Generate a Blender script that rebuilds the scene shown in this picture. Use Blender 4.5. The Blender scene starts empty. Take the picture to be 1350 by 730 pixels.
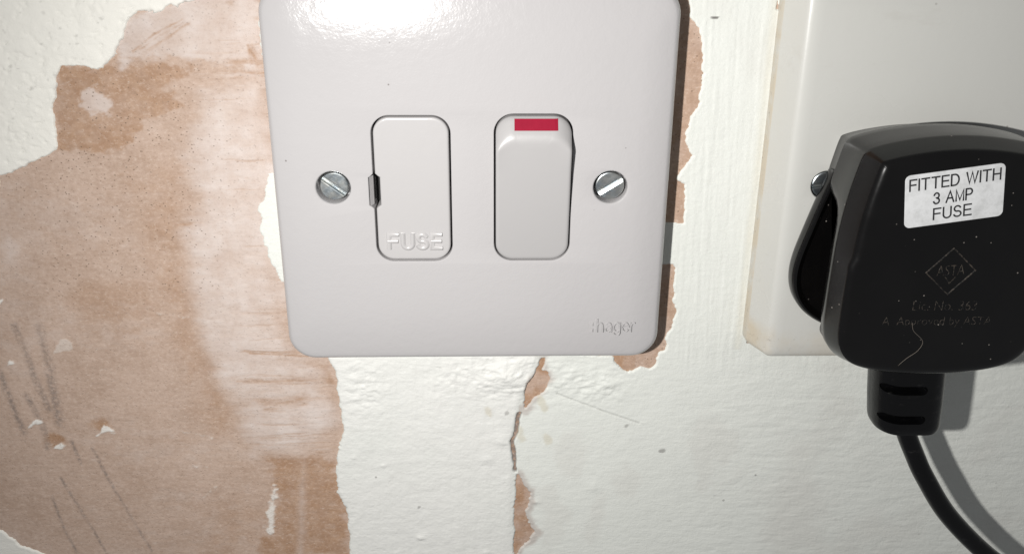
import bpy, bmesh, math, random
import numpy as np
from mathutils import Vector, Matrix
from mathutils.geometry import tessellate_polygon

# All sizes below are written in millimetres (wall = plane y 0, viewer at negative y) and scaled to metres.
S = 0.001
scene = bpy.context.scene
col = scene.collection

# ------------------------------------------------------------------ camera
cam_data = bpy.data.cameras.new('camera')
cam = bpy.data.objects.new('camera', cam_data); col.objects.link(cam); scene.camera = cam
cam_data.sensor_fit = 'HORIZONTAL'; cam_data.sensor_width = 36.0
cam_data.lens = 36.0 * 1053.0 / 1350.0
cam_data.shift_y = -(365.0 - 224.0) / 1350.0          # the photograph is cropped from the top of the sensor
cam_data.clip_start = 0.005; cam_data.clip_end = 20
PITCH, ROLL, YAW = 0.32794, 0.00666, -0.02506
_r = Vector((1, 0, 0)); _f = Vector((0, math.cos(PITCH), -math.sin(PITCH))); _u = Vector((0, math.sin(PITCH), math.cos(PITCH)))
_z = Matrix.Rotation(YAW, 3, 'Z'); _r, _f, _u = _z @ _r, _z @ _f, _z @ _u
_r, _u = math.cos(ROLL) * _r + math.sin(ROLL) * _u, -math.sin(ROLL) * _r + math.cos(ROLL) * _u
m = Matrix((( _r.x, _u.x, -_f.x, 4.498 * S), (_r.y, _u.y, -_f.y, -172.40 * S), (_r.z, _u.z, -_f.z, 59.715 * S), (0, 0, 0, 1)))
cam.matrix_world = m

# ------------------------------------------------------------------ light: dim room and the phone's flash
world = bpy.data.worlds.new('World'); scene.world = world; world.use_nodes = True
bg = world.node_tree.nodes['Background']
bg.inputs[0].default_value = (0.95, 0.97, 1.0, 1); bg.inputs[1].default_value = 0.17
fl = bpy.data.lights.new('phone_flash', 'SPOT'); fl.energy = 2.32; fl.spot_size = math.radians(178); fl.spot_blend = 1.0; fl.shadow_soft_size = 0.0032; fl.color = (1.0, 0.985, 0.96)
flash = bpy.data.objects.new('phone_flash', fl); col.objects.link(flash); flash.location = (-43 * S, -172 * S, 51 * S)
flash.rotation_euler = Vector((160, 172, -145)).to_track_quat('-Z', 'Y').to_euler()    # beam turned off the camera axis to lift the dim lower right
scene.view_settings.view_transform = 'Standard'; scene.view_settings.look = 'None'
scene.view_settings.exposure = 0; scene.view_settings.gamma = 1; scene.view_settings.use_curve_mapping = False
scene.render.engine = 'CYCLES'; scene.cycles.max_bounces = 8

# ------------------------------------------------------------------ helpers
ORIG = {}
def empty(name, loc):
    o = bpy.data.objects.new(name, None); col.objects.link(o)
    o.location = [c * S for c in loc]; o.empty_display_size = 0.01; ORIG[o] = Vector(loc); return o
def link(name, me, mat, parent=None):
    o = bpy.data.objects.new(name, me); col.objects.link(o); ORIG[o] = ORIG[parent] if parent else Vector((0, 0, 0))
    if mat: me.materials.append(mat)
    if parent: o.parent = parent
    return o
def tag(o, label=None, cat=None, group=None, kind=None):
    for k, v in (('label', label), ('category', cat), ('group', group), ('kind', kind)):
        if v: o[k] = v
    return o
def make(name, verts, faces, mat, parent=None, angle=35, flat=False):
    """verts in mm, world coordinates; the parent's base is subtracted"""
    og = ORIG[parent] if parent else Vector((0, 0, 0))
    me = bpy.data.meshes.new(name)
    me.from_pydata([((v[0] - og.x) * S, (v[1] - og.y) * S, (v[2] - og.z) * S) for v in verts], [], faces)
    bm = bmesh.new(); bm.from_mesh(me); bmesh.ops.remove_doubles(bm, verts=bm.verts, dist=1e-7)
    bmesh.ops.recalc_face_normals(bm, faces=bm.faces); bm.to_mesh(me); bm.free()
    if not flat:
        me.polygons.foreach_set('use_smooth', [True] * len(me.polygons)); me.set_sharp_from_angle(angle=math.radians(angle))
    me.update(); return link(name, me, mat, parent)
class MB:
    def __init__(s): s.v, s.f = [], []
    def rings(s, rings, cap0=False, cap1=False, closed=True):
        n = len(rings[0]); b = len(s.v)
        for r in rings: s.v += [tuple(p) for p in r]
        for i in range(len(rings) - 1):
            for j in range(n if closed else n - 1):
                k = (j + 1) % n
                s.f.append((b + i * n + j, b + i * n + k, b + (i + 1) * n + k, b + (i + 1) * n + j))
        if cap0: s.f.append(tuple(b + j for j in range(n)))
        if cap1: s.f.append(tuple(b + (len(rings) - 1) * n + j for j in range(n)))
    def face_with_holes(s, loops):
        pts = [p for l in loops for p in l]; b = len(s.v); s.v += [tuple(p) for p in pts]
        for t in tessellate_polygon([[Vector((p[0], p[2], 0)) for p in l] for l in loops]): s.f.append(tuple(b + i for i in t))
    def box(s, x0, x1, y0, y1, z0, z1):
        s.rings([[(x0, y, z0), (x1, y, z0), (x1, y, z1), (x0, y, z1)] for y in (y0, y1)], True, True)
    def build(s, name, mat, parent=None, **k): return make(name, s.v, s.f, mat, parent, **k)
def rrect(cx, cz, w, h, r, nc=8, step=0.8):
    """rounded rectangle, a fixed number of points for a given (nc, w, h) pattern"""
    r = max(r, 0.02); x0, x1, z0, z1 = cx - w / 2, cx + w / 2, cz - h / 2, cz + h / 2
    P = []
    nx, nz = RR
    def arc(ox, oz, a0):
        for i in range(nc + 1):
            a = math.radians(a0 + 90 * i / nc); P.append((ox + r * math.cos(a), oz + r * math.sin(a)))
    def seg(a, b, n):
        for i in range(1, n): P.append((a[0] + (b[0] - a[0]) * i / n, a[1] + (b[1] - a[1]) * i / n))
    arc(x1 - r, z1 - r, 0); seg((x1 - r, z1), (x0 + r, z1), nx)
    arc(x0 + r, z1 - r, 90); seg((x0, z1 - r), (x0, z0 + r), nz)
    arc(x0 + r, z0 + r, 180); seg((x0 + r, z0), (x1 - r, z0), nx)
    arc(x1 - r, z0 + r, 270); seg((x1, z0 + r), (x1, z1 - r), nz)
    return P
RR = (4, 4)
def circle(cx, cz, r, n=40): return [(cx + r * math.cos(2 * math.pi * i / n), cz + r * math.sin(2 * math.pi * i / n)) for i in range(n)]
def at(P, y): return [(p[0], y, p[1]) for p in P]
def catmull(P, n, closed=False):
    P = [Vector(p) for p in P]; out = []; L = len(P)
    for i in range(L if closed else L - 1):
        if closed: a, b, c, d = P[i - 1], P[i], P[(i + 1) % L], P[(i + 2) % L]
        else: a, b, c, d = P[max(i - 1, 0)], P[i], P[i + 1], P[min(i + 2, L - 1)]
        for k in range(n):
            t = k / n
            out.append(0.5 * ((2 * b) + (c - a) * t + (2 * a - 5 * b + 4 * c - d) * t * t + (3 * b - a - 3 * c + d) * t ** 3))
    if not closed: out.append(P[-1])
    return out
def offset(P, d):
    """inward offset of a counter-clockwise closed outline (x, z)"""
    n = len(P); out = []
    for i in range(n):
        a, b = P[i - 1], P[(i + 1) % n]; t = Vector((b[0] - a[0], b[1] - a[1])).normalized()
        out.append((P[i][0] - t.y * d, P[i][1] + t.x * d))
    return out
def tube(path, rad, n=14):
    rings = []; path = [Vector(p) for p in path]; up = Vector((0, -1, 0))
    for i, p in enumerate(path):
        t = (path[min(i + 1, len(path) - 1)] - path[max(i - 1, 0)]).normalized()
        s_ = t.cross(up).normalized(); u_ = s_.cross(t).normalized()
        r = rad(i / (len(path) - 1)) if callable(rad) else rad
        rings.append([p + r * (math.cos(2 * math.pi * k / n) * s_ + math.sin(2 * math.pi * k / n) * u_) for k in range(n)])
    return rings
def text_mesh(name, body, x0, x1, z0, z1, y, depth, mat, parent, rot=0.0, bevel=0.0, bold=0.0, shear=0.0, mid=None, space=1.0):
    """raised or printed letters fitted into the box x0..x1, z0..z1 on the plane y"""
    cu = bpy.data.curves.new('letters', 'FONT'); cu.body = body; cu.size = 1.0; cu.resolution_u = 4; cu.offset = bold; cu.shear = shear
    cu.space_character = space
    cu.extrude = 0.5; ob = bpy.data.objects.new('letters', cu); col.objects.link(ob)
    dg = bpy.context.evaluated_depsgraph_get(); dg.update()
    me = bpy.data.meshes.new_from_object(ob.evaluated_get(dg)); bpy.data.objects.remove(ob)
    c = np.zeros(len(me.vertices) * 3); me.vertices.foreach_get('co', c); c = c.reshape(-1, 3)
    a, b = c.min(0), c.max(0)
    X = x0 + (c[:, 0] - a[0]) / (b[0] - a[0]) * (x1 - x0); Z = z0 + (c[:, 1] - a[1]) / (b[1] - a[1]) * (z1 - z0)
    mx, mz = mid or ((x0 + x1) / 2, (z0 + z1) / 2); cr, sr = math.cos(rot), math.sin(rot)
    top = (c[:, 2] > 0)
    X, Z = mx + (X - mx) * cr - (Z - mz) * sr, mz + (X - mx) * sr + (Z - mz) * cr
    Y = np.where(top, y - depth, y)
    og = ORIG[parent]; out = np.stack([(X - og.x), (Y - og.y), (Z - og.z)], -1) * S
    me.vertices.foreach_set('co', out.ravel()); me.update()
    me.name = name; me.materials.clear()
    bm = bmesh.new(); bm.from_mesh(me); bmesh.ops.remove_doubles(bm, verts=bm.verts, dist=2e-6)
    bmesh.ops.recalc_face_normals(bm, faces=bm.faces)
    if bevel > 0:
        ed = [e for e in bm.edges if len(e.link_faces) == 2 and e.calc_face_angle(0) > 0.9 and all(abs(v.co.y - (y - depth - og.y) * S) < 1e-6 for v in e.verts)]
        bmesh.ops.bevel(bm, geom=ed, offset=bevel * S, segments=2, affect='EDGES', profile=0.5, clamp_overlap=True)
    bm.to_mesh(me); bm.free(); me.update()
    return link(name, me, mat, parent)

def _arc(cx, cz, rx, rz, a0, a1, n=10): return [(cx + rx * math.cos(math.radians(a0 + (a1 - a0) * i / n)), cz + rz * math.sin(math.radians(a0 + (a1 - a0) * i / n))) for i in range(n + 1)]
GLYPH = {
 'F': (0.60, [[(0, 0), (0, 1), (0.60, 1)], [(0, 0.52), (0.53, 0.52)]]), 'I': (0.0, [[(0, 0), (0, 1)]]), 'T': (0.70, [[(0, 1), (0.70, 1)], [(0.35, 0), (0.35, 1)]]),
 'E': (0.62, [[(0.62, 0), (0, 0), (0, 1), (0.60, 1)], [(0, 0.52), (0.56, 0.52)]]),
 'D': (0.70, [[(0, 0), (0, 1), (0.30, 1)] + _arc(0.30, 0.5, 0.40, 0.5, 80, -80, 12) + [(0.30, 0), (0, 0)]]),
 'W': (1.02, [[(0, 1), (0.26, 0), (0.51, 1), (0.76, 0), (1.02, 1)]]), 'H': (0.68, [[(0, 0), (0, 1)], [(0.68, 0), (0.68, 1)], [(0, 0.53), (0.68, 0.53)]]),
 '3': (0.55, [_arc(0.27, 0.75, 0.25, 0.25, 165, -80, 12) + _arc(0.27, 0.26, 0.29, 0.26, 85, -165, 14)]),
 'A': (0.76, [[(0, 0), (0.38, 1), (0.76, 0)], [(0.14, 0.36), (0.62, 0.36)]]), 'M': (0.76, [[(0, 0), (0, 1), (0.38, 0.06), (0.76, 1), (0.76, 0)]]),
 'P': (0.62, [[(0, 0), (0, 1), (0.34, 1)] + _arc(0.34, 0.73, 0.28, 0.27, 80, -80, 10) + [(0.34, 0.46), (0, 0.46)]]),
 'U': (0.66, [[(0, 1), (0, 0.33)] + _arc(0.33, 0.33, 0.33, 0.33, 190, 350, 12) + [(0.66, 0.33), (0.66, 1)]]),
 'S': (0.64, [_arc(0.31, 0.745, 0.27, 0.255, 25, 265, 14) + _arc(0.32, 0.255, 0.31, 0.255, 85, -160, 14)]),
 'h': (0.46, [[(0, 0), (0, 1)], [(0.0, 0.42)] + _arc(0.23, 0.44, 0.23, 0.25, 170, 10, 10) + [(0.46, 0.40), (0.46, 0)]]),
 'a': (0.48, [_arc(0.24, 0.50, 0.22, 0.19, 150, 10, 8) + [(0.48, 0.45), (0.48, 0)], [(0.48, 0.40), (0.25, 0.38)] + _arc(0.22, 0.19, 0.22, 0.19, 100, 290, 10) + [(0.48, 0.14)]]),
 'g': (0.50, [_arc(0.25, 0.35, 0.25, 0.34, 0, 360, 18), [(0.50, 0.69), (0.50, -0.05)] + _arc(0.25, -0.05, 0.25, 0.23, -10, -150, 10)]),
 'e': (0.50, [[(0.02, 0.38), (0.50, 0.38)] + _arc(0.25, 0.35, 0.25, 0.34, 10, 320, 18)]),
 'r': (0.28, [[(0, 0), (0, 0.68)], [(0.0, 0.45)] + _arc(0.22, 0.44, 0.22, 0.24, 160, 75, 6)]), ' ': (0.22, [])}
def strokes(name, text, x0, x1, z0, h, y, depth, w, mat, parent, rot=0.0, mid=(0, 0), bev=0.0, gap=0.26):
    """letters laid as ribbons of width w (mm); h is the cap height; raised by depth with sloped flanks bev"""
    adv = []; x = 0.0
    for c in text: adv.append(x); x += GLYPH[c][0] + gap
    tot = x - gap; k = (x1 - x0) / tot; mb = MB(); cr, sr = math.cos(rot), math.sin(rot); n_ = 0
    def put(px, pz):
        X, Z = px - mid[0], pz - mid[1]; return mid[0] + X * cr - Z * sr, mid[1] + X * sr + Z * cr
    for c, a in zip(text, adv):
        for L in GLYPH[c][1]:
            P = [Vector((x0 + (a + p[0]) * k, z0 + p[1] * h)) for p in L]; n_ += 1; dy = 0.004 * (n_ % 4)
            rows = []
            for i, p in enumerate(P):
                t0 = (p - P[i - 1]).normalized() if i else None; t1 = (P[i + 1] - p).normalized() if i < len(P) - 1 else None
                if t0 is None: t0 = t1
                if t1 is None: t1 = t0
                na, nb = Vector((-t0.y, t0.x)), Vector((-t1.y, t1.x)); m_ = (na + nb)
                m_ = m_.normalized() if m_.length > 1e-6 else na; s_ = 1.0 / max(m_.dot(na), 0.45)
                e = Vector((0, 0))
                if i == 0: e = -t1 * w * 0.5
                if i == len(P) - 1: e = t0 * w * 0.5
                rows.append([(*put(*(p + e + m_ * s_ * o)), yy) for o, yy in ((w / 2 + bev, y), (w / 2, y - depth - dy), (-w / 2, y - depth - dy), (-w / 2 - bev, y))])
            mb.rings([[(r[0], r[2], r[1]) for r in row] for row in rows], True, True, closed=False)
    return mb.build(name, mat, parent, angle=(60 if bev else 20))

# ------------------------------------------------------------------ numpy noise
def _hash(ix, iz, seed):
    h = (ix * 374761393 + iz * 668265263 + seed * 2147483647) & 0xFFFFFFFF
    h = ((h ^ (h >> 13)) * 1274126177) & 0xFFFFFFFF
    return ((h ^ (h >> 16)) & 0xFFFF) / 65535.0
def vnoise(x, z, seed):
    ix = np.floor(x).astype(np.int64); iz = np.floor(z).astype(np.int64); fx = x - ix; fz = z - iz
    fx = fx * fx * (3 - 2 * fx); fz = fz * fz * (3 - 2 * fz)
    a = _hash(ix, iz, seed); b = _hash(ix + 1, iz, seed); c = _hash(ix, iz + 1, seed); d = _hash(ix + 1, iz + 1, seed)
    return (a + (b - a) * fx + (c - a) * fz + (a - b - c + d) * fx * fz) * 2 - 1
def fbm(x, z, sx, sz, seed, octv=4, gain=0.5):
    o = 0; amp = 1; tot = 0
    for k in range(octv):
        f = 2 ** k; o = o + amp * vnoise(x / sx * f + 17.3 * k, z / sz * f - 9.1 * k, seed + k); tot += amp; amp *= gain
    return o / tot
def sstep(a, b, v):
    t = np.clip((v - a) / (b - a), 0, 1); return t * t * (3 - 2 * t)
def sdist(X, Z, poly):
    """signed distance, positive inside"""
    d = np.full(X.shape, 1e9); ins = np.zeros(X.shape, bool); n = len(poly)
    for i in range(n):
        ax, az = poly[i]; bx, bz = poly[(i + 1) % n]; ex, ez = bx - ax, bz - az
        t = np.clip(((X - ax) * ex + (Z - az) * ez) / (ex * ex + ez * ez + 1e-12), 0, 1)
        d = np.minimum(d, (X - ax - t * ex) ** 2 + (Z - az - t * ez) ** 2)
        if az != bz: ins ^= ((az > Z) != (bz > Z)) & (X < ex * (Z - az) / ez + ax)
    return np.where(ins, 1, -1) * np.sqrt(d)
def ldist(X, Z, line):
    d = np.full(X.shape, 1e9)
    for (ax, az), (bx, bz) in zip(line[:-1], line[1:]):
        ex, ez = bx - ax, bz - az
        t = np.clip(((X - ax) * ex + (Z - az) * ez) / (ex * ex + ez * ez + 1e-12), 0, 1)
        d = np.minimum(d, (X - ax - t * ex) ** 2 + (Z - az - t * ez) ** 2)
    return np.sqrt(d)
def axis(a, b, fa, fb, fine, grow=1.25):
    """fine spacing between fa and fb, widening outwards to a and b"""
    mid = list(np.arange(fa, fb + 1e-6, fine)); s = fine; lo = []; p = mid[0]
    while p > a: s *= grow; p -= s; lo.append(p)
    s = fine; hi = []; p = mid[-1]
    while p < b: s *= grow; p += s; hi.append(p)
    return np.array(lo[::-1] + mid + hi)
def sheet(name, xs, zs, H, keep, attrs, mat, parent=None):
    """a height field on the wall: H in mm towards the viewer; quads kept where any corner of keep is true"""
    nx, nz = len(xs), len(zs); X, Z = np.meshgrid(xs, zs)
    idx = np.arange(nx * nz).reshape(nz, nx)
    k = keep[:-1, :-1] | keep[1:, :-1] | keep[:-1, 1:] | keep[1:, 1:]
    q = np.stack([idx[:-1, :-1][k], idx[:-1, 1:][k], idx[1:, 1:][k], idx[1:, :-1][k]], -1)
    used, inv = np.unique(q.ravel(), return_inverse=True); q = inv.reshape(-1, 4)
    co = np.stack([X.ravel()[used], -H.ravel()[used], Z.ravel()[used]], -1) * S
    me = bpy.data.meshes.new(name); me.vertices.add(len(co)); me.vertices.foreach_set('co', co.ravel())
    me.loops.add(q.size); me.loops.foreach_set('vertex_index', q.ravel().astype(np.int32))
    me.polygons.add(len(q)); me.polygons.foreach_set('loop_start', np.arange(0, q.size, 4, dtype=np.int32))
    me.polygons.foreach_set('use_smooth', np.ones(len(q), bool))
    for an, av in attrs.items():
        at_ = me.attributes.new(an, 'FLOAT', 'POINT'); at_.data.foreach_set('value', av.ravel()[used].astype(np.float32))
    me.update(calc_edges=True); me.validate()
    return link(name, me, mat, parent)

# ------------------------------------------------------------------ materials
class M:
    def __init__(s, name, rough=0.5, spec=0.5, metal=0.0):
        s.m = bpy.data.materials.new(name); s.m.use_nodes = True; s.t = s.m.node_tree; s.n = s.t.nodes
        s.b = s.n['Principled BSDF']; s.b.inputs['Roughness'].default_value = rough; s.b.inputs['Metallic'].default_value = metal
        s.b.inputs['Specular IOR Level'].default_value = spec
        tc = s.n.new('ShaderNodeTexCoord'); mp = s.n.new('ShaderNodeMapping'); mp.inputs['Scale'].default_value = (1000, 1000, 1000)
        s.t.links.new(tc.outputs['Object'], mp.inputs['Vector']); s.co = mp.outputs[0]
    def put(s, sock, v):
        if hasattr(v, 'is_output') or isinstance(v, bpy.types.NodeSocket): s.t.links.new(v, sock)
        elif isinstance(v, tuple) and len(v) == 3 and sock.type == 'RGBA': sock.default_value = (*v, 1)
        else: sock.default_value = v
    def scaled(s, sc):
        mp = s.n.new('ShaderNodeMapping'); mp.inputs['Scale'].default_value = sc; s.t.links.new(s.co, mp.inputs['Vector']); return mp.outputs[0]
    def noise(s, scale, detail=3, rough=0.55, dist=0.0, co=None, lo=None, hi=None):
        n = s.n.new('ShaderNodeTexNoise'); n.inputs['Scale'].default_value = scale; n.inputs['Detail'].default_value = detail
        n.inputs['Roughness'].default_value = rough; n.inputs['Distortion'].default_value = dist
        s.t.links.new(co or s.co, n.inputs['Vector']); o = n.outputs[0]
        return s.ramp(o, lo, hi) if lo is not None else o
    def voro(s, scale, lo, hi, co=None, rnd=1.0):
        n = s.n.new('ShaderNodeTexVoronoi'); n.inputs['Scale'].default_value = scale; n.inputs['Randomness'].default_value = rnd
        s.t.links.new(co or s.co, n.inputs['Vector']); return s.ramp(n.outputs['Distance'], lo, hi)
    def ramp(s, v, lo, hi):
        n = s.n.new('ShaderNodeMapRange'); n.interpolation_type = 'SMOOTHSTEP'; s.put(n.inputs[0], v)
        n.inputs[1].default_value = lo; n.inputs[2].default_value = hi; return n.outputs[0]
    def math(s, op, a, b=0.0):
        n = s.n.new('ShaderNodeMath'); n.operation = op; s.put(n.inputs[0], a); s.put(n.inputs[1], b); return n.outputs[0]
    def attr(s, name):
        n = s.n.new('ShaderNodeAttribute'); n.attribute_name = name; return n.outputs['Fac']
    def mix(s, f, a, b, mode='MIX'):
        n = s.n.new('ShaderNodeMix'); n.data_type = 'RGBA'; n.blend_type = mode
        s.put(n.inputs['Factor'], f); s.put(n.inputs[6], a); s.put(n.inputs[7], b); return n.outputs[2]
    def color(s, v): s.put(s.b.inputs['Base Color'], v); return s
    def rough(s, v): s.put(s.b.inputs['Roughness'], v); return s
    def bump(s, h, dist, strength=1.0):
        n = s.n.new('ShaderNodeBump'); n.inputs['Strength'].default_value = strength; n.inputs['Distance'].default_value = dist * S
        s.put(n.inputs['Height'], h); s.t.links.new(n.outputs[0], s.b.inputs['Normal']); return s

# ---- white moulded plastic of the fused unit
def white_plastic(name, c1, c2, rough=0.3, peel=0.010):
    k = M(name, rough, 0.5); sp = k.voro(0.16, 0.035, 0.055)
    spk = k.math('MULTIPLY', k.math('SUBTRACT', 1.0, sp), k.noise(0.05, 2, lo=0.50, hi=0.56))
    c = k.mix(k.noise(0.03, 3), c1, c2); k.color(k.mix(k.math('MULTIPLY', spk, 0.7), c, (0.13, 0.11, 0.10)))
    k.rough(k.math('ADD', k.math('MULTIPLY', k.noise(0.5, 3), 0.10), rough - 0.05))
    k.bump(k.math('ADD', k.noise(0.55, 3, 0.5), k.math('MULTIPLY', k.noise(2.2, 2), 0.25)), peel); return k.m
M_PLATE = white_plastic('plate_plastic', (0.425, 0.412, 0.413), (0.408, 0.395, 0.396), 0.165, 0.06)
M_CARRIER = white_plastic('carrier_plastic', (0.420, 0.407, 0.405), (0.408, 0.396, 0.394), 0.27, 0.02)
M_ROCKER = white_plastic('rocker_plastic', (0.374, 0.364, 0.362), (0.364, 0.354, 0.352), 0.34, 0.015)
k = M('red_lens', 0.28); k.color(k.mix(k.noise(0.6, 3), (0.235, 0.006, 0.024), (0.290, 0.009, 0.032))).bump(k.noise(1.5), 0.01); M_RED = k.m
k = M('dark_interior', 0.6); k.color(k.mix(k.noise(0.8), (0.004, 0.004, 0.004), (0.007, 0.006, 0.006))); M_DARK = k.m
k = M('zinc_steel', 0.3, 0.5, 1.0)
k.color(k.mix(k.noise(0.6, 3, lo=0.35, hi=0.65), (0.46, 0.51, 0.54), (0.60, 0.61, 0.59)))
k.rough(k.math('ADD', k.math('MULTIPLY', k.noise(0.8, 3), 0.2), 0.24)).bump(k.noise(0.55, 3), 0.05); M_ZINC = k.m
# ---- old cream plastic of the socket
k = M('aged_plastic', 0.26); gr = k.attr('grime')
base = k.mix(k.noise(0.02, 4), (0.505, 0.502, 0.476), (0.470, 0.467, 0.440))
sc = k.noise(0.10, 5, 0.7, co=k.scaled((0.3, 1, 1)), lo=0.60, hi=0.72)
base = k.mix(k.math('MULTIPLY', sc, 0.14), base, (0.36, 0.34, 0.30))
base = k.mix(k.math('MULTIPLY', gr, k.noise(0.16, 5, 0.65, lo=0.22, hi=0.62)), base, (0.47, 0.415, 0.330))
sp = k.math('SUBTRACT', 1.0, k.voro(0.16, 0.025, 0.055)); sp = k.math('MULTIPLY', k.math('MULTIPLY', sp, 0.6), k.noise(0.07, 2, lo=0.52, hi=0.58))
sp2 = k.math('MULTIPLY', k.noise(0.7, 5, 0.75, lo=0.60, hi=0.70), k.math('ADD', gr, 0.03))
k.color(k.mix(k.math('MULTIPLY', k.math('ADD', sp, sp2), 0.75), base, (0.11, 0.09, 0.075)))
k.rough(k.math('ADD', k.math('MULTIPLY', k.noise(0.07, 4), 0.22), 0.18)).bump(k.noise(0.35, 4), 0.03); M_SOCKET = k.m
# ---- black plug plastic
k = M('black_plastic', 0.22, 0.5)
dust = k.math('MULTIPLY', k.math('SUBTRACT', 1.0, k.voro(0.42, 0.04, 0.075)), k.noise(0.12, 3, lo=0.46, hi=0.6))
lint = k.math('MULTIPLY', k.noise(1.1, 5, 0.75, co=k.scaled((1, 1, 0.35)), lo=0.72, hi=0.82), 0.10)
film = k.math('MULTIPLY', k.noise(0.10, 4, lo=0.4, hi=0.75), 0.002)
k.color(k.mix(k.math('ADD', k.math('ADD', k.math('MULTIPLY', dust, 0.5), lint), film), (0.0018, 0.0016, 0.0016), (0.42, 0.38, 0.34)))
k.rough(k.math('ADD', k.math('MULTIPLY', k.noise(0.25, 4), 0.14), 0.14)).bump(k.noise(0.7, 3), 0.010); M_BLACK = k.m
k = M('black_rubber', 0.28, 0.3)
sc = k.noise(0.35, 5, 0.7, co=k.scaled((0.4, 1, 1.6)), lo=0.58, hi=0.74)
k.color(k.mix(k.math('MULTIPLY', sc, 0.06), (0.0022, 0.0022, 0.0025), (0.40, 0.38, 0.36))).bump(k.noise(0.8, 4), 0.05); M_RUBBER = k.m
k = M('moulded_mark', 0.45); k.color(k.mix(k.noise(1.5, 4, 0.7, lo=0.42, hi=0.62), (0.004, 0.004, 0.004), (0.055, 0.045, 0.036))); M_MARK = k.m
k = M('label_paper', 0.38); k.color(k.mix(k.noise(0.35, 6, 0.75, lo=0.35, hi=0.7), (0.60, 0.605, 0.61), (0.47, 0.475, 0.475))).bump(k.noise(0.5, 3), 0.02); M_LABEL = k.m
k = M('label_ink', 0.5); k.color(k.mix(k.noise(2.0, 3), (0.012, 0.012, 0.013), (0.03, 0.03, 0.032))); M_INK = k.m
k = M('lint', 0.8); k.color(k.mix(k.noise(1.0), (0.10, 0.085, 0.07), (0.15, 0.13, 0.11))); M_LINT = k.m
# ---- bare plaster
k = M('bare_plaster', 0.85, 0.25)
haze, brown, graph_and_shade, white, pit = [k.attr(a) for a in ('haze', 'brown', 'graphite_and_shade', 'white', 'pit')]
hz = k.scaled((0.22, 1, 1)); grain = k.noise(1.25, 4, 0.8, co=k.scaled((0.7, 1, 1)))
base = k.mix(k.noise(0.06, 6, 0.7, lo=0.32, hi=0.68), (0.482, 0.362, 0.292), (0.398, 0.284, 0.218))
base = k.mix(k.noise(0.35, 5, 0.7, co=k.scaled((0.5, 1, 1)), lo=0.42, hi=0.75), base, (0.492, 0.370, 0.300))
base = k.mix(brown, base, k.mix(k.noise(0.25, 5, 0.7, lo=0.35, hi=0.7), (0.315, 0.182, 0.108), (0.405, 0.258, 0.168)))
base = k.mix(haze, base, k.mix(k.noise(0.12, 5, 0.65, lo=0.35, hi=0.65), (0.590, 0.515, 0.476), (0.530, 0.440, 0.392)))
base = k.mix(k.math('MULTIPLY', graph_and_shade, k.noise(0.9, 4, 0.7, lo=0.32, hi=0.6)), base, (0.205, 0.165, 0.145))
base = k.mix(white, base, (0.74, 0.72, 0.68))
pits = k.math('MULTIPLY', k.math('SUBTRACT', 1.0, k.voro(1.25, 0.10, 0.22, co=k.scaled((0.8, 1, 1)))), k.noise(0.5, 3, lo=0.40, hi=0.54))
base = k.mix(k.math('MULTIPLY', k.math('MULTIPLY', pits, pit), 0.75), base, (0.15, 0.100, 0.070))
nh = k.math('SUBTRACT', 1.0, k.math('MULTIPLY', haze, 0.6))
base = k.mix(k.math('MULTIPLY', k.math('MULTIPLY', k.ramp(grain, 0.50, 0.70), 0.42), nh), base, (0.270, 0.185, 0.135))
base = k.mix(k.math('MULTIPLY', k.math('MULTIPLY', k.ramp(grain, 0.50, 0.30), 0.42), nh), base, (0.640, 0.530, 0.455))
k.color(base)
k.bump(k.math('ADD', grain, k.math('ADD', k.math('MULTIPLY', k.noise(1.2, 4, 0.6, co=hz), 0.6), k.math('MULTIPLY', pits, -0.6))), 0.11); M_PLASTER = k.m
# ---- old white wall paint
def wall_paint(name, c1, c2):
    k = M(name, 0.6, 0.28); fil, dirt_and_shade, yel, thin = [k.attr(a) for a in ('filler', 'dirt_and_shade', 'yellow', 'thin')]
    c = k.mix(k.noise(0.04, 5, 0.6), c1, c2)
    c = k.mix(fil, c, k.mix(k.noise(0.07, 4), (0.715, 0.710, 0.680), (0.665, 0.664, 0.636)))
    c = k.mix(thin, c, (0.480, 0.440, 0.405))
    c = k.mix(yel, c, (0.50, 0.44, 0.31))
    c = k.mix(k.math('MULTIPLY', k.noise(0.3, 6, 0.75, lo=0.54, hi=0.80), 0.25), c, (0.50, 0.49, 0.45))
    sp = k.math('MULTIPLY', k.math('SUBTRACT', 1.0, k.voro(0.13, 0.03, 0.06)), k.noise(0.05, 2, lo=0.5, hi=0.6))
    c = k.mix(k.math('MAXIMUM', dirt_and_shade, k.math('MULTIPLY', sp, 0.6)), c, (0.16, 0.15, 0.14)); k.color(c)
    k.rough(k.math('ADD', k.math('MULTIPLY', k.noise(0.2, 4), 0.25), 0.48))
    br = k.noise(1.5, 5, 0.7, co=k.scaled((0.22, 1, 1)))
    k.bump(k.math('ADD', k.noise(1.2, 5, 0.68), k.math('MULTIPLY', br, 0.7)), 0.13); return k.m
M_CREAM = wall_paint('cream_paint', (0.755, 0.738, 0.685), (0.720, 0.704, 0.653))
M_PAINT = wall_paint('white_paint', (0.690, 0.702, 0.662), (0.630, 0.641, 0.603))

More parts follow.
